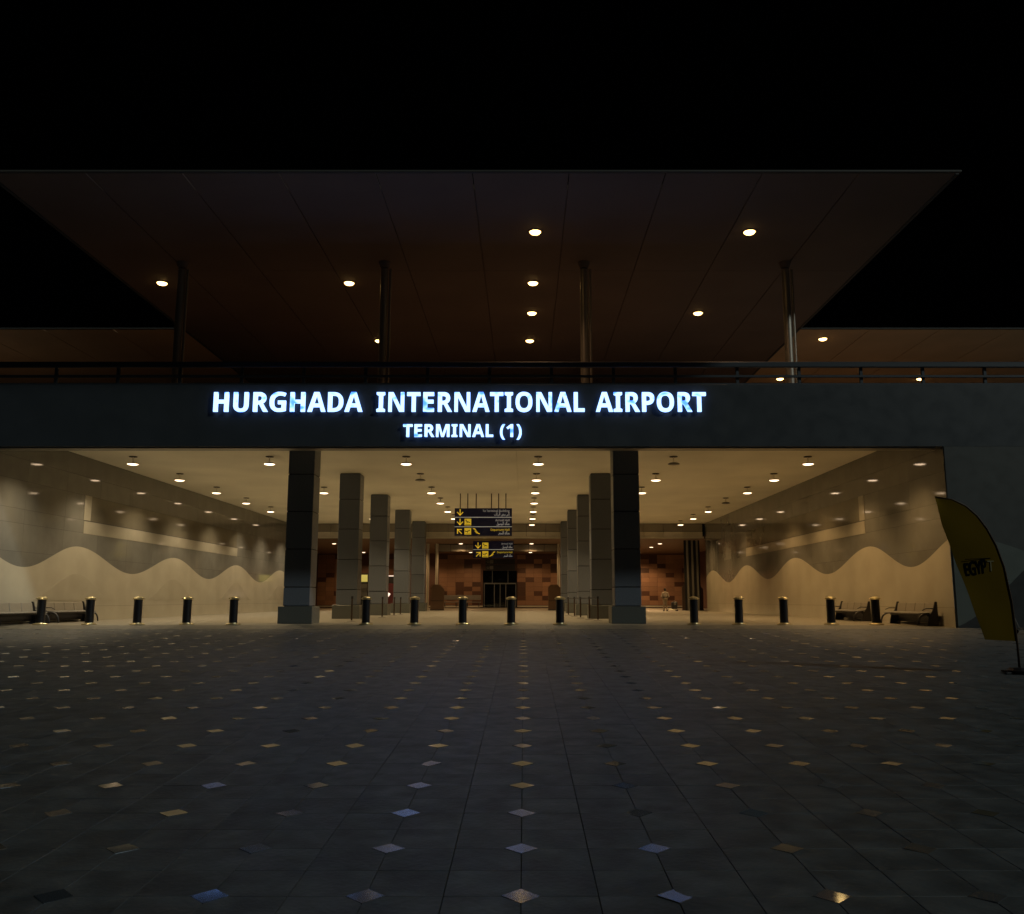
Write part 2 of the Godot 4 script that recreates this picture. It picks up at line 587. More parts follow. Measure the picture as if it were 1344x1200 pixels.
	# entrance: glazed screen with two sliding leaves
	var d := part("entrance_door", box(Vector3(3.5, 0.14, 0.18)), M.door_frame, b, Vector3(-2.6, 2.6, -97.2))
	for x in [-1.7, -0.62, 0.0, 0.62, 1.7]:
		part("frame", bevel(Vector3(0.09, 2.56, 0.14), 0.008), M.door_frame, d, Vector3(x, -1.29, 0.01))
	for k in 4:
		var px: float = [-1.16, -0.31, 0.31, 1.16][k]
		var pw: float = [0.98, 0.52, 0.52, 0.98][k]
		part("pane", box(Vector3(pw, 2.48, 0.02)), M.glass, d, Vector3(px, -1.31, 0.0))
	part("pane", box(Vector3(3.4, 1.28, 0.02)), M.glass, d, Vector3(0, 0.72, 0))
	for x in [-0.85, 0.85]: part("frame", bevel(Vector3(0.07, 1.3, 0.12), 0.008), M.door_frame, d, Vector3(x, 0.72, 0.01))
	part("dark_lobby", box(Vector3(6, 5, 0.2)), M.sign_off, b, Vector3(-2.6, 2.5, -100.5))

# ---------------------------------------------------------------- side walls with the wave mural
func mural_walls() -> void:
	for side in [-1, 1]:
		var x: float = LEFT_WALL if side < 0 else RIGHT_WALL
		var w := thing("mural_wall", "left polished stone wall with cream wave mural facing the lit porch" if side < 0 else "right polished stone wall with cream wave mural behind the two benches", "wall", Vector3(x, 0, -51.12), PI / 2 if side < 0 else -PI / 2)
		# local x runs along the wall, local +z faces the porch
		part("backing", box(Vector3(41.18, CEIL + 0.4, 0.4)), M.joint, w, Vector3(0, CEIL / 2 - 0.2, -0.23))
		var rows := [[-0.38, 0.62], [0.62, 1.62], [1.62, 2.66], [2.66, 3.7], [3.7, 4.24], [4.24, 5.3], [5.3, 6.1], [6.1, 6.95]]
		var n := 14
		for r in rows.size():
			var hgt: float = rows[r][1] - rows[r][0]
			for k in n:
				var lw := 41.2 / n
				var lx := -20.6 + (k + 0.5) * lw
				var m: Material = M["taupe_%d" % rng.randi_range(0, 3)]
				part("stone_panel", bevel(Vector3(lw - 0.006, hgt - 0.006, 0.03), 0.002), m, w, Vector3(lx, (rows[r][0] + rows[r][1]) / 2, -0.015))
		var zz := func(z: float) -> float: return (z + 51.12) * (-1.0 if side < 0 else 1.0)
		# wave in cream stone, in two courses
		var up := PackedVector2Array()
		var z := -71.7
		while z <= -30.52:
			up.append(Vector2(zz.call(z), wave(z)))
			z += 0.2
		up.append(Vector2(zz.call(-30.52), wave(-30.52)))
		up.append(Vector2(zz.call(-30.52), 0.623))
		up.append(Vector2(zz.call(-71.7), 0.623))
		part("cream_wave", prism(up, 0.012), M.cream, w, Vector3(0, 0, 0.004))
		part("skirting_course", bevel(Vector3(41.19, 0.98, 0.012), 0.002), M.cream, w, Vector3(0, 0.126, 0.004))
		if side < 0:
			for c in [-37.7, -48.2, -58.7, -69.2]:
				var hill := PackedVector2Array()
				for k in 31:
					var t := -1.0 + k / 15.0
					hill.append(Vector2(zz.call(c + t * 3.6), 0.85 + 1.1 * (0.5 + 0.5 * cos(t * PI))))
				part("inner_wave", prism(hill, 0.012), M.cream_deep, w, Vector3(0, 0, 0.0095))
		# framed band of paler stone
		var c0: float = zz.call(-48.4)
		part("inset_panel", bevel(Vector3(20.0, 1.05, 0.014), 0.002), M.panel_dark, w, Vector3(c0, 4.77, 0.005))
		part("pale_band", bevel(Vector3(20.6, 0.53, 0.02), 0.003), M.band, w, Vector3(zz.call(-48.3), 3.945, 0.008))
		part("pale_band", bevel(Vector3(0.6, 1.06, 0.02), 0.003), M.band, w, Vector3(zz.call(-38.25), 4.78, 0.008))

# ---------------------------------------------------------------- columns
func columns() -> void:
	var zs := [-34.1, -42.8, -51.6, -60.6, -69.6]
	var proto: Node3D
	for r in 5:
		for side in [-1, 1]:
			var x: float = ([-8.61, -8.43, -8.43, -8.3, -8.25] if side < 0 else [3.93, 3.7, 3.6, 3.46, 3.36])[r]
			var c: Node3D
			if proto == null:
				c = thing("column", "x", "column", Vector3.ZERO, 0.0, "square clad columns of the porch")
				part("plinth", bevel(Vector3(1.29, 0.64, 1.29), 0.012), M.plinth, c, Vector3(0, 0.32, 0))
				part("core", box(Vector3(0.94, 6.3, 0.94)), M.joint, c, Vector3(0, 3.79, 0))
				var ys := [0.645, 1.36, 2.8, 4.24, 5.68, 6.93]
				for k in 5:
					var h: float = ys[k + 1] - ys[k] - 0.035
					part("cladding_panel", bevel(Vector3(1.0, h, 1.0), 0.012), M["granite_%d" % (k % 3)], c, Vector3(0, ys[k] + 0.0175 + h / 2, 0))
				proto = c
			else:
				c = proto.duplicate()
				c.name = numbered("column")
				add_child(c)
			c.position = Vector3(x, 0, zs[r] - 0.5)
			var which: String = ["front", "second", "third", "fourth", "rearmost"][r]
			var hand: String = "left" if side < 0 else "right"
			if r == 0:
				tag(c, "dark square %s column nearest the plaza, standing between the bollards under the fascia" % hand)
			else:
				tag(c, "grey clad square column, %s one back in the %s row of the porch" % [which, hand])

# ---------------------------------------------------------------- upper roof
func roof() -> void:
	var x0 := -16.8
	var x1 := 13.55
	var r := thing("roof_canopy", "huge dark flat roof soffit jutting forward high above the sign fascia", "roof", Vector3(0, ROOF, -41.0))
	part("core", box(Vector3(x1 - x0 - 1.2, 0.16, 32.0)), M.roof, r, Vector3((x0 + x1) / 2, 0.131, -2.4))
	var pw := (x1 - x0) / 10.0
	var pl := 33.6 / 4.0
	for i in 10:
		for j in 4:
			part("soffit_panel", bevel(Vector3(pw - 0.03, 0.05, pl - 0.015), 0.006), M.roof, r, Vector3(x0 + (i + 0.5) * pw, 0.025, 14.8 - (j + 0.5) * pl))
	part("edge_trim", bevel(Vector3(x1 - x0 + 0.24, 0.07, 0.12), 0.01), M.roof_edge, r, Vector3((x0 + x1) / 2, 0.02, 14.87))
	for x in [x0 - 0.06, x1 + 0.06]:
		part("edge_trim", bevel(Vector3(0.12, 0.07, 33.5), 0.01), M.roof_edge, r, Vector3(x, 0.02, -2.0))
	for side in [-1, 1]:
		var a: float = x0 - 0.13 if side < 0 else x1 + 0.13
		var w := thing("roof_wing", "brown roof soffit set back at the far left behind the railing" if side < 0 else "brown lamp lit roof soffit set back at the right behind the railing", "roof", Vector3(a + side * 14.0, ROOF + 0.04, -52.2))
		part("core", box(Vector3(27.6, 0.16, 18.4)), M.roof, w, Vector3(0, 0.131, -0.2))
		part("edge_trim", bevel(Vector3(28.0, 0.07, 0.12), 0.01), M.roof_edge, w, Vector3(0, 0.02, 9.57))
		for k in 8:
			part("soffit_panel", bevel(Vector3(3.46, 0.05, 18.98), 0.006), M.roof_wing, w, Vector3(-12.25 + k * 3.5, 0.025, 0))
	var proto: Node3D
	var names := ["leftmost thin steel roof pole rising behind the railing", "thin steel roof pole rising above the first word of the sign", "thin steel roof pole rising above the last letters of the long middle word", "rightmost thin steel roof pole rising behind the railing"]
	for k in 4:
		var p: Node3D
		if proto == null:
			p = thing("roof_pole", "x", "pole", Vector3.ZERO, 0.0, "steel poles carrying the roof")
			part("shaft", cyl(0.16, 0.15, 5.5, 28), M.pole, p, Vector3(0, 2.75, 0))
			part("drain_pipe", cyl(0.05, 0.05, 5.5, 12), M.pole, p, Vector3(0.24, 2.75, 0.03))
			part("base_plate", cyl(0.3, 0.3, 0.06, 24), M.pole, p, Vector3(0, 0.03, 0))
			part("collar", cyl(0.17, 0.24, 0.22, 28), M.roof, p, Vector3(0, 5.68, 0))
			proto = p
		else:
			p = proto.duplicate()
			p.name = numbered("roof_pole")
			add_child(p)
		p.position = Vector3([-13.55, -5.53, 2.36, 10.34][k], 8.3, -33.7)
		tag(p, names[k])

func railing() -> void:
	var r := thing("railing", "dark steel railing with three rails running along the top of the fascia", "railing", Vector3(0, 8.35, FRONT - 0.25))
	part("top_rail", bevel(Vector3(88, 0.2, 0.14), 0.02), M.rail, r, Vector3(0, 0.78, 0))
	part("middle_rail", bevel(Vector3(88, 0.09, 0.06), 0.01), M.rail, r, Vector3(0, 0.36, 0))
	part("bottom_rail", bevel(Vector3(88, 0.09, 0.06), 0.01), M.rail, r, Vector3(0, 0.07, 0))
	for k in range(-16, 12):
		part("post", bevel(Vector3(0.11, 0.68, 0.09), 0.008), M.rail, r, Vector3(7.57 + k * 2.2, 0.34, -0.08))

# ---------------------------------------------------------------- the glowing letters
func letters() -> void:
	var a := thing("illuminated_sign", "large glowing white letters of the airport name across the fascia", "sign", Vector3(-2.24, 7.36, FRONT))
	word(a, "HURGHADA", -10.83, -5.64, 7.36, 0.69)
	word(a, "INTERNATIONAL", -5.15, 2.10, 7.36, 0.69)
	word(a, "AIRPORT", 2.50, 6.34, 7.36, 0.69)
	var b := thing("illuminated_sign", "smaller glowing white letters of the terminal number below the airport name", "sign", Vector3(-2.15, 6.47, FRONT))
	word(b, "TERMINAL", -4.2, -1.08, 6.47, 0.44)
	word(b, "(1)", -0.84, -0.09, 6.47, 0.44)

func word(root: Node3D, s: String, x0: float, x1: float, base: float, cap: float) -> void:
	var f := font(700)
	var full := 0.0
	full = f.get_string_size(s, 0, -1, 400).x
	var first := text_mesh(s, cap, 0.08, 700).get_aabb()
	var k := (x1 - x0) / first.size.x
	var px := cap / 72.0
	for i in s.length():
		var t := text_mesh(s[i], cap, 0.08, 700)
		var adv := f.get_string_size(s.substr(0, i), 0, -1, 400).x / 4.0 * px
		var wid := f.get_string_size(s[i], 0, -1, 400).x / 4.0 * px
		var o := part("letter", t, M.led, root)
		var start := x0 - (first.position.x + full / 8.0 * px) * k
		o.position = Vector3(start + (adv + wid / 2.0) * k, base + 0.345 * cap / 0.72, FRONT + 0.085) - root.position
		o.scale = Vector3(k, 1, 1)
		var back := part("letter_back", t, M.letter_side, o, Vector3(0, 0, -0.055))
		back.scale = Vector3(1.0, 1.0, 0.5)

# ---------------------------------------------------------------- lamps
func spot(parent: Node3D, y: float, energy: float, angle: float, soft: float, c: Color, size := 0.12) -> void:
	var l := SpotLight3D.new()
	l.name = "lamp_light"
	l.light_energy = energy
	l.light_color = c
	l.spot_angle = angle
	l.spot_angle_attenuation = soft
	l.spot_range = 40.0
	l.spot_attenuation = 2.0
	l.light_size = size
	l.shadow_enabled = true
	l.rotation_degrees.x = -90
	l.position.y = y
	parent.add_child(l)

func lamp_body(o: Node3D, lit: bool) -> void:
	part("collar", cyl(0.17, 0.17, 0.03, 24), M.lamp_collar, o, Vector3(0, -0.015, 0))
	part("stem", cyl(0.018, 0.018, 0.26, 12), M.lamp_white, o, Vector3(0, -0.15, 0))
	part("housing", lathe([Vector2(0.0, -0.33), Vector2(0.22, -0.33), Vector2(0.25, -0.345), Vector2(0.255, -0.325), Vector2(0.2, -0.285), Vector2(0.06, -0.255), Vector2(0.0, -0.25)], 28), M.lamp_white if lit else M.lamp_off, o)
	part("diffuser", lathe([Vector2(0.0, -0.375), Vector2(0.12, -0.37), Vector2(0.19, -0.355), Vector2(0.22, -0.335), Vector2(0.0, -0.33)], 28), M.lamp_glow if lit else M.lamp_off, o)

func downlights() -> void:
	var xs := [-16.75, -10.9, -5.05, 0.6, 6.4, 12.15]
	var rows := ["beside left mural wall", "midway left of left columns", "just right of left columns", "just left of right columns", "midway right of right columns", "beside right mural wall"]
	var nth := ["behind the fascia", "first in view", "second in line", "third in line", "fourth in line", "fifth in line", "sixth in line", "seventh in line"]
	var lit: Node3D
	for i in 6:
		for j in 8:
			if j == 0 and i > 0 and i < 5: continue
			var z := -32.45 - j * 5.25
			var off: bool = (i == 2 and j == 2) or (i == 4 and j == 1) or (i == 5 and j == 4)
			var o: Node3D
			if off:
				o = thing("downlight", "x", "ceiling light", Vector3.ZERO, 0.0, "downlights of the porch ceiling")
				lamp_body(o, false)
			elif lit == null:
				o = thing("downlight", "x", "ceiling light", Vector3.ZERO, 0.0, "downlights of the porch ceiling")
				lamp_body(o, true)
				spot(o, -0.40, 29.0, 61.0, 0.8, Color(1.0, 0.88, 0.66))
				lit = o
			else:
				o = lit.duplicate()
				o.name = numbered("downlight")
				add_child(o)
			if not off:
				(o.get_node("lamp_light") as SpotLight3D).light_color = [Color(1.0, 0.91, 0.74), Color(1.0, 0.88, 0.67), Color(1.0, 0.87, 0.65), Color(1.0, 0.87, 0.65), Color(1.0, 0.85, 0.62), Color(1.0, 0.81, 0.54)][i]
			o.position = Vector3(xs[i], CEIL - (0.056 if absf(xs[i] + 2.3) < 1.9 and z > -50.0 else 0.0), z)
			var what := "unlit round ceiling downlight" if off else "glowing round ceiling downlight"
			tag(o, "%s %s, %s" % [what, nth[j], rows[i]])
	# dimmer ones in the low back hall
	var dim: Node3D
	var n := 0
	for z in [-79.0, -84.4, -93.7]:
		for i in 6:
			var o: Node3D
			if dim == null:
				o = thing("hall_downlight", "x", "ceiling light", Vector3.ZERO, 0.0, "small downlights of the low back hall")
				part("rim", cyl(0.2, 0.2, 0.04, 24), M.lamp_white, o, Vector3(0, -0.02, 0))
				part("diffuser", cyl(0.16, 0.165, 0.02, 24), M.lamp_glow, o, Vector3(0, -0.045, 0))
				spot(o, -0.1, 16.0, 74.0, 0.5, Color(1.0, 0.8, 0.55))
				dim = o
			else:
				o = dim.duplicate()
				o.name = numbered("hall_downlight")
				add_child(o)
			o.position = Vector3([-16.8, -10.85, -5.6, 0.65, 6.4, 12.0][i], 5.8, z)
			(o.get_node("lamp_light") as SpotLight3D).light_energy = [13.0, 13.0, 10.0, 10.0, 18.0, 34.0][i]
			tag(o, "small back hall lamp, %s row from left, %s" % [["first", "second", "third", "fourth", "fifth", "sixth"][i], ["nearest the beam", "in the middle of the hall", "close to the brown back wall"][n / 6]])
			n += 1
	# lamps in the high roof
	var rl := [
		[0.40, -30.7, 0.0, "roof lamp nearest the front edge, at the top of the central line of four"], [8.19, -30.7, 0.0, "roof lamp nearest the front edge on the right side of the soffit"],
		[-15.29, -36.0, 0.0, "roof lamp close to the left roof pole, leftmost on the soffit"], [-7.39, -36.0, 0.0, "roof lamp left of the second roof pole, alone in its bay"],
		[0.37, -36.0, 0.0, "second roof lamp down in the central line of four"], [0.36, -40.0, 0.0, "third roof lamp down in the central line of four"],
		[8.11, -40.0, 0.0, "roof lamp between the third and the rightmost roof pole"], [-7.49, -44.5, 0.0, "roof lamp touching the second roof pole, low above the railing"],
		[0.29, -44.5, 0.0, "lowest roof lamp in the central line of four, just above the railing"], [15.36, -44.3, 0.04, "roof lamp on the right wing just below the roof corner"],
		[15.54, -52.7, 0.04, "roof lamp seen through the railing beside the rightmost pole"], [24.05, -52.7, 0.04, "roof lamp seen through the railing at the far right"],
		[-31.5, -45.0, 0.04, "roof lamp beyond the left edge on the left wing"]]
	var rp: Node3D
	for a in rl:
		var o: Node3D
		if rp == null:
			o = thing("roof_light", "x", "ceiling light", Vector3.ZERO, 0.0, "warm lamps in the high roof soffit")
			part("rim", lathe([Vector2(0.2, -0.01), Vector2(0.25, -0.03), Vector2(0.27, 0.0)], 28), M.rod, o)
			part("diffuser", lathe([Vector2(0.0, -0.10), Vector2(0.09, -0.095), Vector2(0.16, -0.07), Vector2(0.2, -0.03), Vector2(0.205, -0.012), Vector2(0.0, -0.01)], 28), M.roof_glow, o)
			spot(o, -0.14, 8.5, 60.0, 0.7, Color(1.0, 0.79, 0.58))
			rp = o
		else:
			o = rp.duplicate()
			o.name = numbered("roof_light")
			add_child(o)
		o.position = Vector3(a[0], ROOF + a[2], a[1])
		tag(o, "warm " + a[3])

# ---------------------------------------------------------------- hanging signs
func stroke(st: SurfaceTool, pts: Array, w: float, o: Vector2, k: float) -> void:
	for i in pts.size() - 1:
		var a: Vector2 = o + pts[i] * k
		var b: Vector2 = o + pts[i + 1] * k
		var d := (b - a).normalized() * w * 0.5
		var n := Vector2(-d.y, d.x)
		add_prism(st, PackedVector2Array([a - d - n, b + d - n, b + d + n, a - d + n]), 0.006, Transform3D())

# letters of the Arabic lines as pen strokes, right to left: [advance, strokes]
func arabic_glyph(c: String) -> Array:
	match c:
		"a": return [0.22, [[Vector2(-0.1, 0), Vector2(-0.1, 1.0)]]]
		"i": return [0.24, [[Vector2(-0.1, 0), Vector2(-0.1, 0.9)], [Vector2(-0.18, -0.25), Vector2(-0.02, -0.2)]]]
		"l": return [0.30, [[Vector2(-0.05, 1.0), Vector2(-0.05, 0.0), Vector2(-0.32, 0.0)]]]
		"L": return [0.55, [[Vector2(-0.05, 1.0), Vector2(-0.05, -0.1), Vector2(-0.2, -0.3), Vector2(-0.42, -0.2), Vector2(-0.45, 0.05)]]]
		"s": return [0.75, [[Vector2(0, 0), Vector2(-0.12, 0.32), Vector2(-0.34, 0.36), Vector2(-0.5, 0.0), Vector2(0, 0)], [Vector2(-0.5, 0.0), Vector2(-0.58, 0.2), Vector2(-0.6, 0.0), Vector2(-0.77, 0.0)]]]
		"n": return [0.62, [[Vector2(0, 0.3), Vector2(-0.04, 0.0), Vector2(-0.18, 0.0), Vector2(-0.2, 0.22), Vector2(-0.24, 0.0), Vector2(-0.38, 0.0), Vector2(-0.4, 0.25), Vector2(-0.44, 0.0), Vector2(-0.64, 0.0)]]]
		"t": return [0.36, [[Vector2(0, 0), Vector2(-0.08, 0.36), Vector2(-0.28, 0.24), Vector2(-0.26, 0.0), Vector2(0, 0)], [Vector2(-0.06, 0.58), Vector2(-0.1, 0.58)], [Vector2(-0.22, 0.58), Vector2(-0.26, 0.58)]]]
		"w": return [0.34, [[Vector2(0, 0.05), Vector2(-0.06, 0.32), Vector2(-0.22, 0.28), Vector2(-0.22, 0.05), Vector2(0, 0.05), Vector2(-0.1, -0.25), Vector2(-0.3, -0.3)]]]
		"f": return [0.40, [[Vector2(0, 0), Vector2(-0.06, 0.32), Vector2(-0.22, 0.28), Vector2(-0.22, 0.0), Vector2(-0.42, 0.0)], [Vector2(-0.1, 0.55), Vector2(-0.15, 0.55)]]]
		"r": return [0.32, [[Vector2(0, 0.22), Vector2(-0.02, 0.0), Vector2(-0.12, -0.22), Vector2(-0.3, -0.28)]]]
		"m": return [0.36, [[Vector2(0, 0), Vector2(-0.08, 0.24), Vector2(-0.22, 0.1), Vector2(-0.1, -0.06), Vector2(-0.2, 0.0), Vector2(-0.38, 0.0)]]]
		"b": return [0.26, [[Vector2(0, 0), Vector2(-0.12, 0.0), Vector2(-0.13, 0.3), Vector2(-0.15, 0.0), Vector2(-0.28, 0.0)], [Vector2(-0.11, -0.22), Vector2(-0.16, -0.22)]]]
		"N": return [0.26, [[Vector2(0, 0), Vector2(-0.12, 0.0), Vector2(-0.13, 0.3), Vector2(-0.15, 0.0), Vector2(-0.28, 0.0)], [Vector2(-0.11, 0.52), Vector2(-0.16, 0.52)]]]
		"B": return [0.62, [[Vector2(0, 0.25), Vector2(-0.04, 0.0), Vector2(-0.52, 0.0), Vector2(-0.56, 0.25)], [Vector2(-0.26, -0.24), Vector2(-0.32, -0.24)]]]
		"k": return [0.40, [[Vector2(0, 0), Vector2(-0.28, 0.45), Vector2(-0.02, 0.85)], [Vector2(0, 0), Vector2(-0.42, 0.0)]]]
		"y": return [0.55, [[Vector2(0, 0.0), Vector2(-0.14, 0.2), Vector2(-0.26, 0.05), Vector2(-0.12, -0.1), Vector2(-0.2, -0.3), Vector2(-0.48, -0.28), Vector2(-0.5, -0.05)]]]
	return [0.3, []]

func arabic(s: String, right: Vector2, size: float, mtl: Material, parent: Node3D, z: float) -> void:
	var st := begin()
	var x := right.x
	for c in s:
		var g := arabic_glyph(c)
		for line in g[1]: stroke(st, line, size * 0.085, Vector2(x, right.y), size)
		x -= g[0] * size
	part("lettering", finish(st), mtl, parent, Vector3(0, 0, z))

func arrow(dir: float, at: Vector2, k: float, mtl: Material, parent: Node3D, z: float) -> void:
	# an arrow that points down, turned by dir
	var st := begin()
	stroke(st, [Vector2(0, 0.5), Vector2(0, -0.42)], k * 0.16, Vector2.ZERO, k)
	stroke(st, [Vector2(-0.45, 0.02), Vector2(0, -0.45)], k * 0.16, Vector2.ZERO, k)
	stroke(st, [Vector2(0.45, 0.02), Vector2(0, -0.45)], k * 0.16, Vector2.ZERO, k)
	part("arrow", finish(st), mtl, parent, Vector3(at.x, at.y, z), Vector3(0, 0, dir))

func plane_icon(up: bool, at: Vector2, k: float, mtl: Material, ink: Material, parent: Node3D, z: float) -> void:
	var o := part("icon_square", bevel(Vector3(k, k, 0.012), 0.003), mtl, parent, Vector3(at.x, at.y, z))
	var st := begin()
	var a := 0.35 if up else -0.35
	var xf := Transform3D(Basis(Vector3.BACK, a), Vector3(0, 0.03 * k, 0.008))
	add_prism(st, PackedVector2Array([Vector2(-0.38, 0.05), Vector2(-0.42, 0.22), Vector2(-0.33, 0.22), Vector2(-0.22, 0.07), Vector2(0.3, 0.07), Vector2(0.4, 0.02), Vector2(0.3, -0.04), Vector2(-0.3, -0.04)]), 0.006, xf.scaled_local(Vector3(k, k, 1)))
	add_prism(st, PackedVector2Array([Vector2(0.08, -0.02), Vector2(-0.02, -0.02), Vector2(-0.2, -0.26), Vector2(-0.12, -0.26)]), 0.006, xf.scaled_local(Vector3(k, k, 1)))
	add_prism(st, PackedVector2Array([Vector2(-0.4, -0.42), Vector2(0.4, -0.42), Vector2(0.4, -0.36), Vector2(-0.4, -0.36)]), 0.006, Transform3D(Basis(), Vector3(0, 0, 0.008)).scaled_local(Vector3(k, k, 1)))
	part("aircraft_mark", finish(st), ink, o)

func text_line(s: String, right: float, y: float, cap: float, mtl: Material, parent: Node3D, z: float) -> void:
	var t := text_mesh(s, cap, 0.006, 400)
	var bb := t.get_aabb()
	part("lettering", t, mtl, parent, Vector3(right - bb.end.x, y, z))

func escalator(at: Vector2, k: float, flip: float, mtl: Material, parent: Node3D, z: float) -> void:
	var st := begin()
	stroke(st, [Vector2(-0.5, 0.45) * Vector2(flip, 1), Vector2(-0.25, 0.4) * Vector2(flip, 1), Vector2(0.3, -0.32) * Vector2(flip, 1), Vector2(0.55, -0.4) * Vector2(flip, 1)], k * 0.13, Vector2.ZERO, k)
	stroke(st, [Vector2(-0.2, 0.05) * Vector2(flip, 1), Vector2(0.08, -0.28) * Vector2(flip, 1)], k * 0.12, Vector2.ZERO, k)
	part("escalator_mark", finish(st), mtl, parent, Vector3(at.x, at.y, z))

func hanging_signs() -> void:
	var s := thing("hanging_sign", "big hanging sign with three dark blue rows, arrows and yellow symbols, nearest the front", "sign", Vector3(-2.34, 4.47, -51.0))
	var rows := [1.345, 0.805, 0.265]
	for k in 3:
		part("sign_board", bevel(Vector3(3.28, 0.50, 0.16), 0.012), M.sign_blue, s, Vector3(0, rows[k], 0))
	for k in 2:
		part("divider", box(Vector3(3.28, 0.035, 0.17)), M.sign_white, s, Vector3(0, [1.075, 0.535][k], 0.002))
	for x in [-1.33, -0.9, -0.42, 0.46, 0.87, 1.29]:
		part("hanger_rod", cyl(0.03, 0.03, 0.92, 10), M.rod, s, Vector3(x, 2.04, 0))
	var z := 0.084
	arrow(0.0, Vector2(-1.33, 1.35), 0.34, M.sign_yellow, s, z)
	arrow(0.0, Vector2(-1.33, 0.80), 0.34, M.sign_yellow, s, z)
	arrow(-PI * 0.75, Vector2(-1.36, 0.27), 0.34, M.sign_yellow, s, z)
	plane_icon(false, Vector2(-0.88, 0.80), 0.38, M.sign_yellow, M.sign_blue, s, z)
	plane_icon(true, Vector2(-0.88, 0.27), 0.38, M.sign_yellow, M.sign_blue, s, z)
	escalator(Vector2(-0.4, 0.27), 0.34, 1.0, M.sign_yellow, s, z)
	text_line("To Terminal Building", 1.5, 1.44, 0.12, M.sign_white, s, z)
	text_line("Arrival Hall", 1.5, 0.90, 0.12, M.sign_white, s, z)
	text_line("Departure Hall", 1.5, 0.36, 0.12, M.sign_yellow, s, z)
	arabic("ily mbNy alrkaB", Vector2(1.5, 1.19), 0.17, M.sign_white, s, z)
	arabic("salt alwswL", Vector2(1.5, 0.64), 0.17, M.sign_white, s, z)
	arabic("salt alnfr", Vector2(1.5, 0.11), 0.17, M.sign_white, s, z)
	var b := thing("hanging_sign", "smaller two row hanging sign directly below and behind the big one", "sign", Vector3(-2.62, 4.35, -76.0))
	for k in 2:
		part("sign_board", bevel(Vector3(3.44, 0.70, 0.16), 0.012), M.sign_blue, b, Vector3(0, [1.1, 0.36][k], 0))
	part("divider", box(Vector3(3.44, 0.05, 0.17)), M.sign_white, b, Vector3(0, 0.73, 0.002))
	for x in [-1.3, 0.0, 1.3]: part("hanger_rod", cyl(0.03, 0.03, 0.16, 10), M.rod, b, Vector3(x, 1.4, 0))
	arrow(0.0, Vector2(-1.30, 1.06), 0.46, M.sign_yellow, b, z)
	arrow(PI * 0.75, Vector2(-1.26, 0.34), 0.46, M.sign_yellow, b, z)
	plane_icon(false, Vector2(-0.68, 1.06), 0.52, M.sign_yellow, M.sign_blue, b, z)
	plane_icon(true, Vector2(-0.68, 0.34), 0.52, M.sign_yellow, M.sign_blue, b, z)
	escalator(Vector2(-0.08, 0.34), 0.42, -1.0, M.sign_yellow, b, z)
	text_line("Arrival Hall", 1.62, 1.22, 0.14, M.sign_white, b, z)
	text_line("Departure Hall", 1.62, 0.50, 0.145, M.sign_yellow, b, z)
	arabic("salt alwswL", Vector2(1.62, 0.87), 0.2, M.sign_white, b, z)
	arabic("salt alnfr", Vector2(1.62, 0.14), 0.2, M.sign_white, b, z)
	var c := thing("hanging_sign", "unlit dark two row hanging sign in front of the entrance door", "sign", Vector3(-2.35, 3.7, -88.0))
	for k in 2:
		part("sign_board", bevel(Vector3(2.9, 0.55, 0.14), 0.012), M.sign_off, c, Vector3(0, [0.86, 0.28][k], 0))
		part("icon_square", bevel(Vector3(0.36, 0.36, 0.012), 0.003), M.sign_grey, c, Vector3(-0.85, [0.86, 0.28][k], 0.074))
		arrow(0.0, Vector2(-1.2, [0.86, 0.28][k]), 0.28, M.sign_grey, c, 0.074)
	for x in [-1.1, 1.1]: part("hanger_rod", cyl(0.03, 0.03, 0.97, 10), M.rod, c, Vector3(x, 1.62, 0))

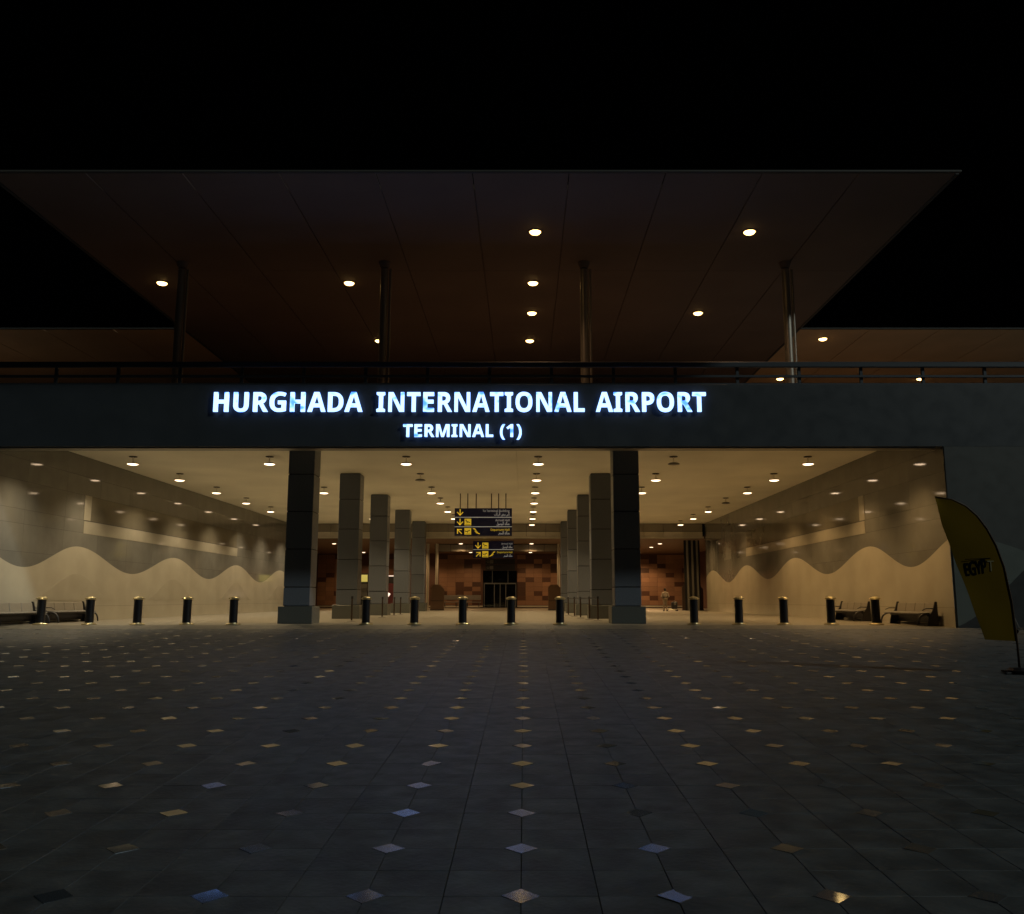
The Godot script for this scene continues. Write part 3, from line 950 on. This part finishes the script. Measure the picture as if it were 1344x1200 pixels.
# ---------------------------------------------------------------- things in the back hall
func back_hall() -> void:
	for k in 3:
		var at: Vector3 = [Vector3(-7.35, 0, -76.3), Vector3(2.6, 0, -76.3), Vector3(14.0, 0, -75.0)][k]
		var w: float = [1.15, 1.15, 1.75][k]
		var o := thing("screen_panel", ["brown pointed screen panel left of the middle bay", "brown pointed screen panel right of the middle bay", "wide dark brown screen panel at the foot of the right mural wall"][k], "screen", at, 0.0, "brown screen panels of the back hall")
		var h := 2.15
		part("board", prism(PackedVector2Array([Vector2(-w / 2, 0.05), Vector2(w / 2, 0.05), Vector2(w / 2, h - 0.4), Vector2(w / 2 - 0.35, h), Vector2(-w / 2 + 0.2, h), Vector2(-w / 2, h - 0.25)]), 0.12), M.screen_dark if k == 2 else M.screen_wood, o)
		part("foot", bevel(Vector3(w + 0.05, 0.06, 0.4), 0.01), M.dark, o, Vector3(0, 0.03, 0))
		part("rail", bevel(Vector3(w - 0.1, 0.06, 0.05), 0.01), M.screen_dark, o, Vector3(0, 0.8, 0.08))
	# yellow topped kiosk, seen between two columns
	var q := thing("kiosk", "tall kiosk with glowing yellow top panel seen between the left columns", "kiosk", Vector3(-14.45, 0, -80.4))
	part("cabinet", bevel(Vector3(1.1, 3.2, 0.5), 0.02), M.dark, q, Vector3(0, 1.6, 0))
	part("lit_sign", bevel(Vector3(0.98, 0.62, 0.05), 0.01), M.kiosk_glow, q, Vector3(0, 2.76, 0.26))
	part("screen", bevel(Vector3(0.98, 0.42, 0.04), 0.01), M.sign_grey, q, Vector3(0, 2.05, 0.26))
	part("screen", bevel(Vector3(0.98, 0.5, 0.04), 0.01), M.steel_dull, q, Vector3(0, 1.4, 0.26))
	part("shelf", bevel(Vector3(1.0, 0.06, 0.2), 0.01), M.steel_dull, q, Vector3(0, 1.72, 0.33))
	var v := thing("vending_machine", "red fronted machine with dark header and bright window behind the third left column", "vending machine", Vector3(-11.75, 0, -80.2))
	part("cabinet", bevel(Vector3(1.2, 2.3, 0.7), 0.03), M.red, v, Vector3(0, 1.15, 0))
	part("header", bevel(Vector3(1.2, 0.62, 0.7), 0.03), M.dark, v, Vector3(0, 2.62, 0))
	part("header_lamp", bevel(Vector3(0.7, 0.05, 0.06), 0.01), M.white_glow, v, Vector3(-0.1, 2.96, 0.34))
	part("lit_window", bevel(Vector3(0.34, 0.3, 0.03), 0.01), M.white_glow, v, Vector3(-0.32, 1.35, 0.36), Vector3(0, 0, -0.6))
	# bench in front of the brown wall
	var t := thing("wall_bench", "low pale framed seat along the brown wall left of the entrance door", "bench", Vector3(-6.6, 0, -95.8))
	part("seat", bevel(Vector3(4.0, 0.1, 0.5), 0.02), M.bench_steel, t, Vector3(0, 0.62, 0))
	part("backrest", bevel(Vector3(4.0, 0.5, 0.08), 0.02), M.bench_steel, t, Vector3(0, 1.1, -0.25))
	part("base", bevel(Vector3(3.8, 0.1, 0.4), 0.02), M.metal_panel, t, Vector3(0, 0.12, 0))
	for x in [-1.8, -0.6, 0.6, 1.8]: part("leg", bevel(Vector3(0.08, 0.5, 0.4), 0.01), M.bench_black, t, Vector3(x, 0.35, 0))

# ---------------------------------------------------------------- bollards
func bollards() -> void:
	var xs := [-17.44, -15.68, -13.95, -12.17, -10.49, -5.71, -3.96, -2.22, -0.47, 1.29, 6.13, 7.75, 9.37, 11.07, 12.69]
	var tags := ["leftmost black bollard, in front of the left bench", "second black bollard from the left, at the far end of the left bench", "third black bollard from the left, before the bare cream wave", "fourth black bollard from the left, before the mural wall", "black bollard just left of the left front column",
		"black bollard just right of the left front column", "second black bollard to the right of the left front column", "middle black bollard standing before the entrance door's left side", "black bollard standing before the right side of the entrance door", "black bollard just left of the right front column's waiting posts",
		"black bollard just right of the right front column", "black bollard before the far end of the right mural wall", "black bollard midway along the right mural wall", "black bollard in front of the farther right bench", "rightmost black bollard, beside the nearer right bench"]
	var proto: Node3D
	for k in xs.size():
		var b: Node3D
		if proto == null:
			b = thing("bollard", "x", "bollard", Vector3.ZERO, 0.0, "black bollards with pale metal caps along the plaza edge")
			part("base_plate", lathe([Vector2(0.0, 0.0), Vector2(0.255, 0.0), Vector2(0.255, 0.035), Vector2(0.235, 0.05), Vector2(0.165, 0.055), Vector2(0.16, 0.075), Vector2(0.0, 0.075)], 32), M.brass, b)
			part("shaft", lathe([Vector2(0.0, 0.07), Vector2(0.148, 0.07), Vector2(0.148, 0.88), Vector2(0.14, 0.9), Vector2(0.0, 0.9)], 32), M.bollard_black, b)
			part("cap", lathe([Vector2(0.0, 0.895), Vector2(0.165, 0.895), Vector2(0.182, 0.912), Vector2(0.182, 0.94), Vector2(0.165, 0.962), Vector2(0.12, 0.99), Vector2(0.06, 1.005), Vector2(0.0, 1.01)], 32), M.brass, b)
			for j in 8:
				var a := TAU * j / 8
				part("cap_stud", bevel(Vector3(0.05, 0.05, 0.03), 0.008), M.brass, b, Vector3(sin(a) * 0.182, 0.932, cos(a) * 0.182), Vector3(0, a, 0))
			proto = b
		else:
			b = proto.duplicate()
			b.name = numbered("bollard")
			add_child(b)
		b.position = Vector3(xs[k], 0, -32.65)
		b.rotation.y = rng.randf() * TAU
		tag(b, tags[k])

func stanchions() -> void:
	var spots := [[-7.13, -37.4], [-7.08, -45.1], [-7.25, -50.4], [-7.34, -53.6], [2.52, -51.6], [2.66, -47.9], [2.74, -44.0], [2.95, -40.9], [3.18, -39.0]]
	var tags := ["slim queue post nearest the front, beside the second left column", "slim queue post beside the third left column", "slim queue post right of the third left column, further back", "rearmost slim queue post on the left side", "rearmost slim queue post on the right side", "second slim queue post from the back on the right side", "middle slim queue post on the right side", "slim queue post second from the front on the right side", "front slim queue post on the right, beside the dark front column"]
	var proto: Node3D
	for k in spots.size():
		var b: Node3D
		if proto == null:
			b = thing("queue_post", "x", "queue post", Vector3.ZERO, 0.0, "slim belt posts beside the columns")
			part("foot", lathe([Vector2(0.0, 0.0), Vector2(0.19, 0.0), Vector2(0.19, 0.015), Vector2(0.06, 0.045), Vector2(0.0, 0.05)], 24), M.steel_dull, b)
			part("tube", cyl(0.035, 0.035, 0.95, 14), M.rod, b, Vector3(0, 0.5, 0))
			part("head", cyl(0.045, 0.045, 0.1, 14), M.belt, b, Vector3(0, 0.98, 0))
			proto = b
		else:
			b = proto.duplicate()
			b.name = numbered("queue_post")
			add_child(b)
		b.position = Vector3(spots[k][0], 0, spots[k][1])
		tag(b, tags[k])
	for k in [4, 5, 6, 7]:
		var a := Vector3(spots[k][0], 0.96, spots[k][1])
		var c := Vector3(spots[k + 1][0], 0.96, spots[k + 1][1])
		var o := part(numbered("barrier_belt"), box(Vector3(0.006, 0.05, (c - a).length() - 0.1)), M.belt, self, (a + c) / 2, Vector3(0, atan2(c.x - a.x, c.z - a.z), 0))
		tag(o, "dark belt between right queue posts, %s span from the back" % ["first", "second", "third", "fourth"][k - 4], "belt", "belts between the queue posts")

# ---------------------------------------------------------------- benches
func make_bench() -> Node3D:
	# runs along local x, seat faces local +z
	var b := thing("steel_bench", "x", "bench", Vector3.ZERO, 0.0, "steel benches along the mural walls")
	part("beam", bevel(Vector3(3.2, 0.08, 0.1), 0.01), M.bench_black, b, Vector3(0, 0.36, 0.05))
	for k in 4:
		var x := -1.17 + k * 0.78
		part("seat", bevel(Vector3(0.75, 0.04, 0.5), 0.012), M.bench_steel, b, Vector3(x, 0.43, 0.12), Vector3(0.06, 0, 0))
		part("backrest", bevel(Vector3(0.75, 0.34, 0.03), 0.012), M.bench_back, b, Vector3(x, 0.61, -0.2), Vector3(-0.2, 0, 0))
	var side := prism(PackedVector2Array([Vector2(-0.28, 0.0), Vector2(0.12, 0.0), Vector2(0.05, 0.3), Vector2(-0.12, 0.55), Vector2(-0.2, 0.82), Vector2(-0.27, 0.82)]), 0.06)
	for x in [-1.6, 1.6]:
		part("end_panel", side, M.bench_black, b, Vector3(x, 0, 0), Vector3(0, -PI / 2, 0))
		var pts := []
		for k in 9:
			var t := k / 8.0
			pts.append(Vector3(x, 0.40 * (1.0 - pow(t, 2.4)) + 0.01, 0.02 + 0.42 * sin(t * PI / 2.0)))
		part("leg", tube(pts, 0.04, 0.03, 8), M.bench_black, b)
		part("armrest", tube([Vector3(x, 0.58, -0.14), Vector3(x, 0.585, 0.12), Vector3(x, 0.52, 0.26)], 0.018, 0.015, 8), M.bench_black, b)
	part("floor_bar", bevel(Vector3(3.1, 0.04, 0.06), 0.008), M.bench_black, b, Vector3(0, 0.05, -0.15))
	part("modesty_plate", bevel(Vector3(3.1, 0.26, 0.02), 0.004), M.bench_black, b, Vector3(0, 0.22, -0.22))
	return b

func benches() -> void:
	var proto := make_bench()
	var spots := [[LEFT_WALL + 0.42, -32.6, PI / 2, "dark steel bench at the far left edge beneath the left mural wall"], [LEFT_WALL + 0.42, -36.5, PI / 2, "dark steel bench behind the two leftmost bollards"],
		[RIGHT_WALL - 0.42, -33.1, -PI / 2, "grey steel bench nearer the flag beneath the right mural wall"], [RIGHT_WALL - 0.42, -39.2, -PI / 2, "grey steel bench farther back beneath the right mural wall, behind a bollard"]]
	for k in 4:
		var b: Node3D = proto
		if k > 0:
			b = proto.duplicate()
			b.name = numbered("steel_bench")
			add_child(b)
		b.position = Vector3(spots[k][0], 0, spots[k][1])
		b.rotation.y = spots[k][2]
		tag(b, spots[k][3])

# ---------------------------------------------------------------- the feather flag
func flag() -> void:
	var base_y := -SLOPE * (32.0 - 17.2)
	var f := thing("feather_flag", "tall dark yellow feather flag with black lettering on the plaza at right", "flag", Vector3(9.3, base_y, -17.2))
	var off := Vector3(-9.3, -base_y, 0)
	var pole := []
	for p in [Vector2(9.33, -0.42), Vector2(9.325, 0.12), Vector2(9.29, 0.86), Vector2(9.2, 1.51), Vector2(9.08, 1.93), Vector2(8.93, 2.25), Vector2(8.76, 2.5), Vector2(8.56, 2.69), Vector2(8.3, 2.82), Vector2(7.97, 2.87)]:
		pole.append(Vector3(p.x, p.y, 0.0) + off)
	part("pole", tube(pole, 0.022, 0.008, 10), M.rod, f)
	# cloth between the straight free edge and the pole, gently rippled, 3 mm thick
	var left := Curve2D.new()
	for p in [Vector2(8.71, 0.15), Vector2(8.55, 0.71), Vector2(8.37, 1.36), Vector2(8.18, 1.94), Vector2(8.06, 2.35), Vector2(7.96, 2.86)]: left.add_point(p)
	var right := Curve2D.new()
	for p in [Vector2(9.32, 0.12), Vector2(9.288, 0.86), Vector2(9.198, 1.51), Vector2(9.078, 1.93), Vector2(8.928, 2.25), Vector2(8.758, 2.5), Vector2(8.558, 2.69), Vector2(8.298, 2.82), Vector2(7.97, 2.868)]: right.add_point(p)
	var st := SurfaceTool.new()
	st.begin(Mesh.PRIMITIVE_TRIANGLES)
	st.set_smooth_group(0)
	var nu := 14
	var nv := 44
	var g := []
	for j in nv + 1:
		var t := float(j) / nv
		var a := left.sample_baked(left.get_baked_length() * t)
		var b := right.sample_baked(right.get_baked_length() * t)
		var row := []
		for i in nu + 1:
			var u := float(i) / nu
			var p := a.lerp(b, u)
			var rip := (1.0 - u) * (0.02 * sin(p.y * 3.1 + u * 2.0) + 0.012 * sin(p.y * 7.3 - u * 4.0))
			row.append(Vector3(p.x, p.y, rip) + off)
		g.append(row)
	for j in nv:
		for i in nu:
			for sg in [1.0, -1.0]:
				var d := Vector3(0, 0, 0.0015 * sg)
				face(st, [g[j][i] + d, g[j][i + 1] + d, g[j + 1][i + 1] + d, g[j + 1][i] + d], (g[j][i] + g[j + 1][i + 1]) / 2.0 - d * 50.0)
	st.generate_normals()
	var cloth := part("cloth", st.commit(), M.flag_cloth, f)
	# lettering in a tall brushy hand, rising a little to the right
	var xs := [8.49, 8.60, 8.71, 8.81]
	for k in 4:
		var yk := 1.46 + k * 0.022
		var uk: float = (xs[k] - 8.33) / 0.87
		var zk := (1.0 - uk) * (0.02 * sin(yk * 3.1 + uk * 2.0) + 0.012 * sin(yk * 7.3 - uk * 4.0))
		var o := part("lettering", text_mesh("EGYP"[k], 0.22, 0.006, 700), M.flag_ink, cloth, Vector3(xs[k], yk, zk + 0.006) + off, Vector3(0, 0, [0.05, 0.06, 0.08, 0.04][k]))
		o.scale = Vector3(0.66, 1.15 + 0.1 * (k % 2), 1)
	part("lettering", text_mesh("T", 0.2, 0.004, 400), M.flag_pale, cloth, Vector3(8.94, 1.53, 0.012) + off).scale = Vector3(0.9, 1, 1)
	part("lettering", bevel(Vector3(0.5, 0.012, 0.004), 0.001), M.flag_ink, cloth, Vector3(8.7, 1.67, 0.012) + off, Vector3(0, 0, 0.05))
	for a in [0.4, 0.4 + PI / 2]:
		part("base", bevel(Vector3(0.75, 0.035, 0.06), 0.008), M.black, f, Vector3(0.02, 0.02 + 0.012 * (1 if a > 1 else 0), 0), Vector3(atan(SLOPE), a, 0))
	part("weight", lathe([Vector2(0.0, 0.0), Vector2(0.2, 0.0), Vector2(0.22, 0.05), Vector2(0.16, 0.1), Vector2(0.0, 0.11)], 20), M.black, f, Vector3(0.02, 0.01, 0))

# ---------------------------------------------------------------- trolley, case
func trolley(at: Vector3, turn: float, label: String) -> Node3D:
	var t := thing("luggage_trolley", label, "trolley", at, turn, "luggage trolleys")
	var st := begin()
	for x in [-0.28, 0.28]:
		add_tube(st, [Vector3(x, 0.14, 0.45), Vector3(x, 0.16, -0.3), Vector3(x, 0.45, -0.42), Vector3(x, 1.0, -0.5)], 0.018, 0.018, 8)
	add_tube(st, [Vector3(-0.28, 1.0, -0.5), Vector3(0.28, 1.0, -0.5)], 0.022, 0.022, 8)
	add_tube(st, [Vector3(-0.28, 0.55, -0.44), Vector3(0.28, 0.55, -0.44)], 0.016, 0.016, 8)
	part("frame", finish(st), M.steel, t)
	for k in 5: part("slat", bevel(Vector3(0.56, 0.015, 0.06), 0.004), M.steel, t, Vector3(0, 0.165, 0.4 - k * 0.16))
	part("handle", tube([Vector3(-0.2, 1.0, -0.5), Vector3(0.2, 1.0, -0.5)], 0.03, 0.03, 8), M.black, t)
	for p in [Vector3(-0.28, 0.07, 0.4), Vector3(0.28, 0.07, 0.4), Vector3(0, 0.07, -0.34)]:
		part("wheel", cyl(0.065, 0.065, 0.04, 16), M.black, t, p, Vector3(0, 0, PI / 2))
	return t

func small_things() -> void:
	trolley(Vector3(11.45, 0, -70.2), PI / 2, "pale luggage trolley beside the standing person in the back hall")
	var s := thing("suitcase", "black bag resting on the trolley beside the standing person", "bag", Vector3(11.62, 0.175, -70.2))
	part("body", bevel(Vector3(0.42, 0.55, 0.6), 0.06), M.suitcase, s, Vector3(0.05, 0.275, 0))
	part("tag_patch", bevel(Vector3(0.16, 0.12, 0.01), 0.003), M.sign_grey, s, Vector3(0.05, 0.36, 0.305))
	part("carry_handle", tube([Vector3(0.05, 0.54, -0.1), Vector3(0.05, 0.60, -0.05), Vector3(0.05, 0.60, 0.05), Vector3(0.05, 0.54, 0.1)], 0.014, 0.014, 8), M.black, s)
	var y := -SLOPE * 4.4
	var t := trolley(Vector3(15.35, y, -27.6), 0.9, "metal luggage trolley at the right edge behind the foot of the flag")
	t.rotation.x = atan(SLOPE)

# ---------------------------------------------------------------- person
func surf(st: SurfaceTool, bones: Array, cell: float, blend: float) -> void:
	# bones: [a, b, ra, rb, colour]; surface nets of their smooth union
	var lo := Vector3.INF
	var hi := -Vector3.INF
	for b in bones:
		var r := maxf(b[2], b[3]) + cell * 2.0
		for p in [b[0], b[1]]:
			lo = lo.min(p - Vector3.ONE * r)
			hi = hi.max(p + Vector3.ONE * r)
	var n := Vector3i(((hi - lo) / cell).ceil()) + Vector3i.ONE
	var val := PackedFloat32Array()
	val.resize(n.x * n.y * n.z)
	val.fill(1.0)
	for b in bones:
		var r := maxf(b[2], b[3]) + blend + cell * 2.0
		var a0 := Vector3i(((b[0].min(b[1]) - Vector3.ONE * r - lo) / cell).floor()).max(Vector3i.ZERO)
		var a1 := Vector3i(((b[0].max(b[1]) + Vector3.ONE * r - lo) / cell).ceil()).min(n - Vector3i.ONE)
		var ab: Vector3 = b[1] - b[0]
		var ll := maxf(ab.length_squared(), 1e-8)
		for z in range(a0.z, a1.z + 1):
			for y in range(a0.y, a1.y + 1):
				for x in range(a0.x, a1.x + 1):
					var p := lo + Vector3(x, y, z) * cell
					var t := clampf((p - b[0]).dot(ab) / ll, 0.0, 1.0)
					var d := p.distance_to(b[0] + ab * t) - lerpf(b[2], b[3], t)
					var i := x + n.x * (y + n.y * z)
					var e := val[i]
					var h := maxf(blend - absf(e - d), 0.0) / blend
					val[i] = minf(e, d) - h * h * blend * 0.25
	var vert := {}
	for z in n.z - 1:
		for y in n.y - 1:
			for x in n.x - 1:
				var c := Vector3.ZERO
				var k := 0
				var i0 := x + n.x * (y + n.y * z)
				var ids := [i0, i0 + 1, i0 + n.x, i0 + n.x + 1, i0 + n.x * n.y, i0 + n.x * n.y + 1, i0 + n.x * n.y + n.x, i0 + n.x * n.y + n.x + 1]
				var s := 0
				for q in 8: s += 1 if val[ids[q]] < 0 else 0
				if s == 0 or s == 8: continue
				for e in [[0, 1], [2, 3], [4, 5], [6, 7], [0, 2], [1, 3], [4, 6], [5, 7], [0, 4], [1, 5], [2, 6], [3, 7]]:
					var va := val[ids[e[0]]]
					var vb := val[ids[e[1]]]
					if (va < 0) == (vb < 0): continue
					var t := va / (va - vb)
					var pa := Vector3(e[0] & 1, (e[0] >> 1) & 1, e[0] >> 2)
					var pb := Vector3(e[1] & 1, (e[1] >> 1) & 1, e[1] >> 2)
					c += pa.lerp(pb, t)
					k += 1
				vert[i0] = lo + (Vector3(x, y, z) + c / k) * cell
	var put := func(q: Array, flip: bool) -> void:
		for w in [0, 1, 2, 0, 2, 3] if flip else [0, 2, 1, 0, 3, 2]:
			var p: Vector3 = q[w]
			var best := 1e9
			var col := Color.WHITE
			for b in bones:
				var ab: Vector3 = b[1] - b[0]
				var t := clampf((p - b[0]).dot(ab) / maxf(ab.length_squared(), 1e-8), 0.0, 1.0)
				var d := p.distance_to(b[0] + ab * t) - lerpf(b[2], b[3], t)
				if d < best:
					best = d
					col = b[4]
			st.set_color(col)
			st.add_vertex(p)
	var step := [1, n.x, n.x * n.y]
	for z in range(1, n.z - 1):
		for y in range(1, n.y - 1):
			for x in range(1, n.x - 1):
				var i := x + n.x * (y + n.y * z)
				for a in 3:
					var j: int = i + step[a]
					if (val[i] < 0) == (val[j] < 0): continue
					var u: int = step[(a + 1) % 3]
					var v: int = step[(a + 2) % 3]
					if vert.has(i) and vert.has(i - u) and vert.has(i - u - v) and vert.has(i - v):
						put.call([vert[i], vert[i - u], vert[i - u - v], vert[i - v]], val[i] < 0)

func person() -> void:
	var o := thing("person", "person in pale shirt and light trousers standing with bent arms in the back hall", "person", Vector3(10.87, 0, -69.6), 0.0)
	var shirt := Color(0.27, 0.22, 0.18)
	var pants := Color(0.22, 0.165, 0.12)
	var skin := Color(0.22, 0.12, 0.07)
	var shoe := Color(0.03, 0.025, 0.02)
	var B := []
	# seen from behind, weight on the right foot, hands held before the belly (-z)
	B.append([Vector3(0, 1.0, 0), Vector3(0, 1.16, 0.01), 0.135, 0.135, shirt])
	B.append([Vector3(-0.06, 1.2, 0.0), Vector3(0.06, 1.2, 0.0), 0.125, 0.125, shirt])
	B.append([Vector3(-0.15, 1.38, 0.01), Vector3(0.15, 1.38, 0.01), 0.085, 0.085, shirt])
	B.append([Vector3(0, 1.3, 0.0), Vector3(0, 1.42, 0.01), 0.13, 0.10, shirt])
	B.append([Vector3(0, 1.42, 0.0), Vector3(0, 1.53, -0.015), 0.06, 0.055, skin])
	B.append([Vector3(0, 1.585, -0.03), Vector3(0, 1.64, -0.01), 0.075, 0.09, skin])
	B.append([Vector3(0, 1.575, -0.105), Vector3(0, 1.60, -0.115), 0.014, 0.01, skin])
	for s in [-1, 1]:
		B.append([Vector3(0.088 * s, 1.62, 0.0), Vector3(0.092 * s, 1.60, 0.0), 0.02, 0.016, skin])
		B.append([Vector3(0.19 * s, 1.38, 0.01), Vector3(0.285 * s, 1.12, 0.06), 0.065, 0.05, shirt])
		B.append([Vector3(0.285 * s, 1.12, 0.06), Vector3(0.2 * s, 1.02, -0.1), 0.047, 0.036, shirt])
		B.append([Vector3(0.2 * s, 1.02, -0.1), Vector3(0.11 * s, 1.01, -0.21), 0.036, 0.03, skin])
		var hip := Vector3(0.09 * s, 0.94, 0)
		var knee := Vector3(0.1 * s, 0.5, -0.03 - 0.03 * s)
		var ankle := Vector3(0.1 * s, 0.09, 0.02 + 0.07 * s)
		B.append([hip, knee, 0.098, 0.066, pants])
		B.append([knee, ankle, 0.064, 0.05, pants])
		B.append([ankle + Vector3(0, -0.04, 0.04), ankle + Vector3(0.02 * s, -0.055, -0.14), 0.045, 0.036, shoe])
	B.append([Vector3(-0.06, 0.96, 0), Vector3(0.06, 0.96, 0), 0.125, 0.125, pants])
	var st := SurfaceTool.new()
	st.begin(Mesh.PRIMITIVE_TRIANGLES)
	st.set_smooth_group(0)
	surf(st, B, 0.022, 0.05)
	for s in [-1, 1]:
		var w := Vector3(0.11 * s, 1.01, -0.21)
		var H := [[w, w + Vector3(-0.05 * s, -0.005, -0.03), 0.028, 0.03, skin]]
		for k in 4:
			var r0: Vector3 = w + Vector3(-0.06 * s, 0.028 - 0.019 * k, -0.04)
			var r1: Vector3 = r0 + Vector3(-0.028 * s, -0.002, -0.016) * [1.0, 1.1, 1.05, 0.8][k]
			var r2: Vector3 = r1 + Vector3(-0.026 * s, -0.008, 0.006) * [1.0, 1.1, 1.05, 0.8][k]
			H.append([r0, r1, 0.0095, 0.009, skin])
			H.append([r1, r2, 0.009, 0.0075, skin])
		H.append([w + Vector3(-0.02 * s, 0.022, -0.01), w + Vector3(-0.045 * s, 0.05, -0.03), 0.011, 0.009, skin])
		surf(st, H, 0.006, 0.006)
	st.generate_normals()
	part("body", st.commit(), M.skin_cloth, o)
	var hs := SurfaceTool.new()
	hs.begin(Mesh.PRIMITIVE_TRIANGLES)
	hs.set_smooth_group(0)
	surf(hs, [[Vector3(0, 1.60, 0.035), Vector3(0, 1.665, 0.005), 0.07, 0.088, Color.BLACK], [Vector3(0, 1.66, -0.05), Vector3(0, 1.68, 0.0), 0.055, 0.075, Color.BLACK]], 0.014, 0.03)
	hs.generate_normals()
	part("hair", hs.commit(), M.hair, o)
	part("belt", lathe([Vector2(0.15, 1.03), Vector2(0.165, 1.04), Vector2(0.165, 1.07), Vector2(0.15, 1.08)], 24), M.black, o).scale = Vector3(1.12, 1, 0.86)
